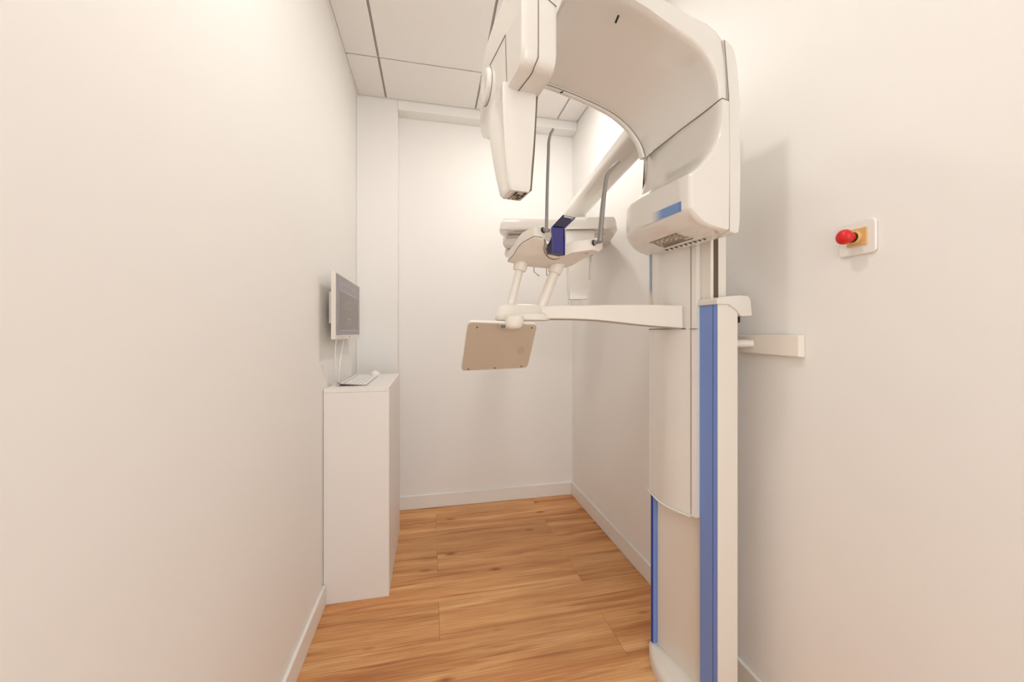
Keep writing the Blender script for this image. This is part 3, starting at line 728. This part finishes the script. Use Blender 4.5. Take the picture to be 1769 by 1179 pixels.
for u0, u1, v0, v1 in ((.33,.45,.1,.5),(.5,.7,.32,.55),(.76,.92,.08,.3),(.76,.86,.36,.55),(.36,.4,.58,.75),(.5,.54,.62,.85),(.62,.9,.62,.66),(.62,.9,.7,.73),(.62,.85,.78,.81),(.3,.34,.8,.92),(.88,.93,.36,.58),(.5,.9,.88,.9)):
    sq(u0, u1, v0, v1, 1.6351, bm)
part('label_print', bm, 'ink', lb2)
# shoulder between arch and column
part('shoulder', gb(NB(), .955, 1.10, .95, 1.16, 1.93, 2.09), 'white', bevel=.03, seg=4)

# ------------------------------------------------ far arm and skull-imaging head
def onz(x, y, z): return P(x, y, (z-EYE)*650/(575-y))
zb = 2.0
b0, b1_ = onz(1104.4, 276.7, zb), onz(1010, 375, zb)
dirb = (b1_-b0); dirb.z = 0; dirb.normalize(); left = Vector((-dirb.y, dirb.x, 0))
bw = .125
rings = []
for s0 in (-.08, .08, .3, (b1_-b0).length+.04):
    p = b0+dirb*s0
    sec = [(0, .012), (.006, .003), (.016, 0), (bw-.014, 0), (bw-.004, .004), (bw, .014), (bw, .045), (bw-.012, .057), (.012, .057), (0, .045)]
    rings.append([p+left*u+Vector((0, 0, v))-(dirb*u*1.15 if s0 < 0 else dirb*0) for u, v in sec])
part('long_arm', loft(NB(), rings), 'white', smooth=60)
part('arm_root', gb(NB(), 1.045, 1.12, 1.10, 1.29, 1.985, 2.065), 'white', bevel=.012, seg=3)
pe = P(1003, 395, 2.36)
part('arm_link', lathe(NB(), [(.035, 0), (.035, .15)], (pe.x, pe.y, 1.87), (0, 0, 1), 24), 'white')
zt, zu = 1.888, 1.824
D0 = 2.0
pl = [(865.5, 396.5), (862.5, 400), (863.5, 405), (868, 409), (878, 411.5), (930, 413), (990, 430), (1030, 436), (1041.5, 433), (1052, 421), (1062, 407), (1067, 399), (1065, 394.5), (1027, 395.3), (978, 396), (921, 395.5)]
lo = [onz(x, y, zu) for x, y in pl]
ctr = sum(lo, Vector())/len(lo)
rings = []
for dz, k in ((0, .985), (.004, .998), (.012, 1.0), (.045, .985), (.058, .965), (.064, .94)):
    rings.append([Vector((ctr.x+(p.x-ctr.x)*k, ctr.y+(p.y-ctr.y)*k, zu+dz)) for p in lo])
ceph = part('skull_imaging_head', loft(NB(), rings), 'white', smooth=45)
pl2 = [(875, 413), (869, 417), (868.5, 423), (872, 429), (880, 433), (900, 434), (930, 430), (940, 418), (920, 412)]
lo2 = [onz(x, y, 1.80) for x, y in pl2]
part('lower_housing', loft(NB(), [[p+Vector((0, 0, dz)) for p in lo2] for dz in (0, .004, .022)]), 'white', ceph, bevel=.004)
pl3 = [(873, 437), (871.5, 441), (874, 445), (900, 446), (905, 438)]
lo3 = [onz(x, y, 1.775) for x, y in pl3]
part('lower_housing', loft(NB(), [[p+Vector((0, 0, dz)) for p in lo3] for dz in (0, .024)]), 'white', ceph, bevel=.004)
bm = NB()
for (x0, y0), (x1, y1) in (((887, 399.5), (912, 398.4)), ((878, 406.5), (902, 405.6)), ((978, 397.8), (1026, 396.8)), ((1028, 397.6), (1032, 397.5)), ((1029, 404.5), (1033, 404.4)), ((1042, 404.2), (1046, 404.2))):
    part('groove', tube(NB(), [onz(x0, y0, zu-.0005), onz(x1, y1, zu-.0005)], .0013, 6), 'seam', ceph)
# carriage block and hanging detector
q = lambda x, y, d: P(x, y, d)
fq = [(977, 396.8), (1027, 396.8), (1027, 440), (977, 440)]
dC = 2.03
part('detector_carriage', loft(NB(), [[q(x, y, dC) for x, y in fq], [q(x, y, dC)+fwd*.06 for x, y in fq]]), 'white', ceph, bevel=.004)
fq = [(982, 436), (1019.5, 436), (1015.5, 518), (984, 518)]
det = part('detector', loft(NB(), [[q(x, y, 2.05) for x, y in fq], [q(x, y, 2.05)+fwd*.035 for x, y in fq]]), 'white', ceph, bevel=.004)
part('side_stay', tube(NB(), [q(979.3, 440, 2.05), q(979.5, 470, 2.05), q(980.5, 500, 2.05), q(982, 518, 2.05), q(982.5, 526, 2.05)], .0022, 8), 'grid', ceph)
fq = [(986.5, 518.5), (1002.5, 518.5), (1002.5, 527.5), (986.5, 527.5)]
part('clear_stop', loft(NB(), [[q(x, y, 2.055) for x, y in fq], [q(x, y, 2.055)+fwd*.02 for x, y in fq]]), 'clear', ceph)
fq = [(1019, 436), (1023.3, 436), (1023, 482), (1018.5, 483.5)]
part('side_rail', loft(NB(), [[q(x, y, 2.07) for x, y in fq], [q(x, y, 2.07)+fwd*.03 for x, y in fq]]), 'white', ceph, bevel=.002)
part('ear_rod', tube(NB(), [q(922.5, 425, 2.02), q(922.5, 470, 2.02), q(932, 477.5, 2.02)], .0026, 8), 'grey', ceph)
part('ear_rod', tube(NB(), [q(944, 425, 2.04), q(944, 470, 2.04), q(945, 477, 2.04)], .0026, 8), 'grey', ceph)
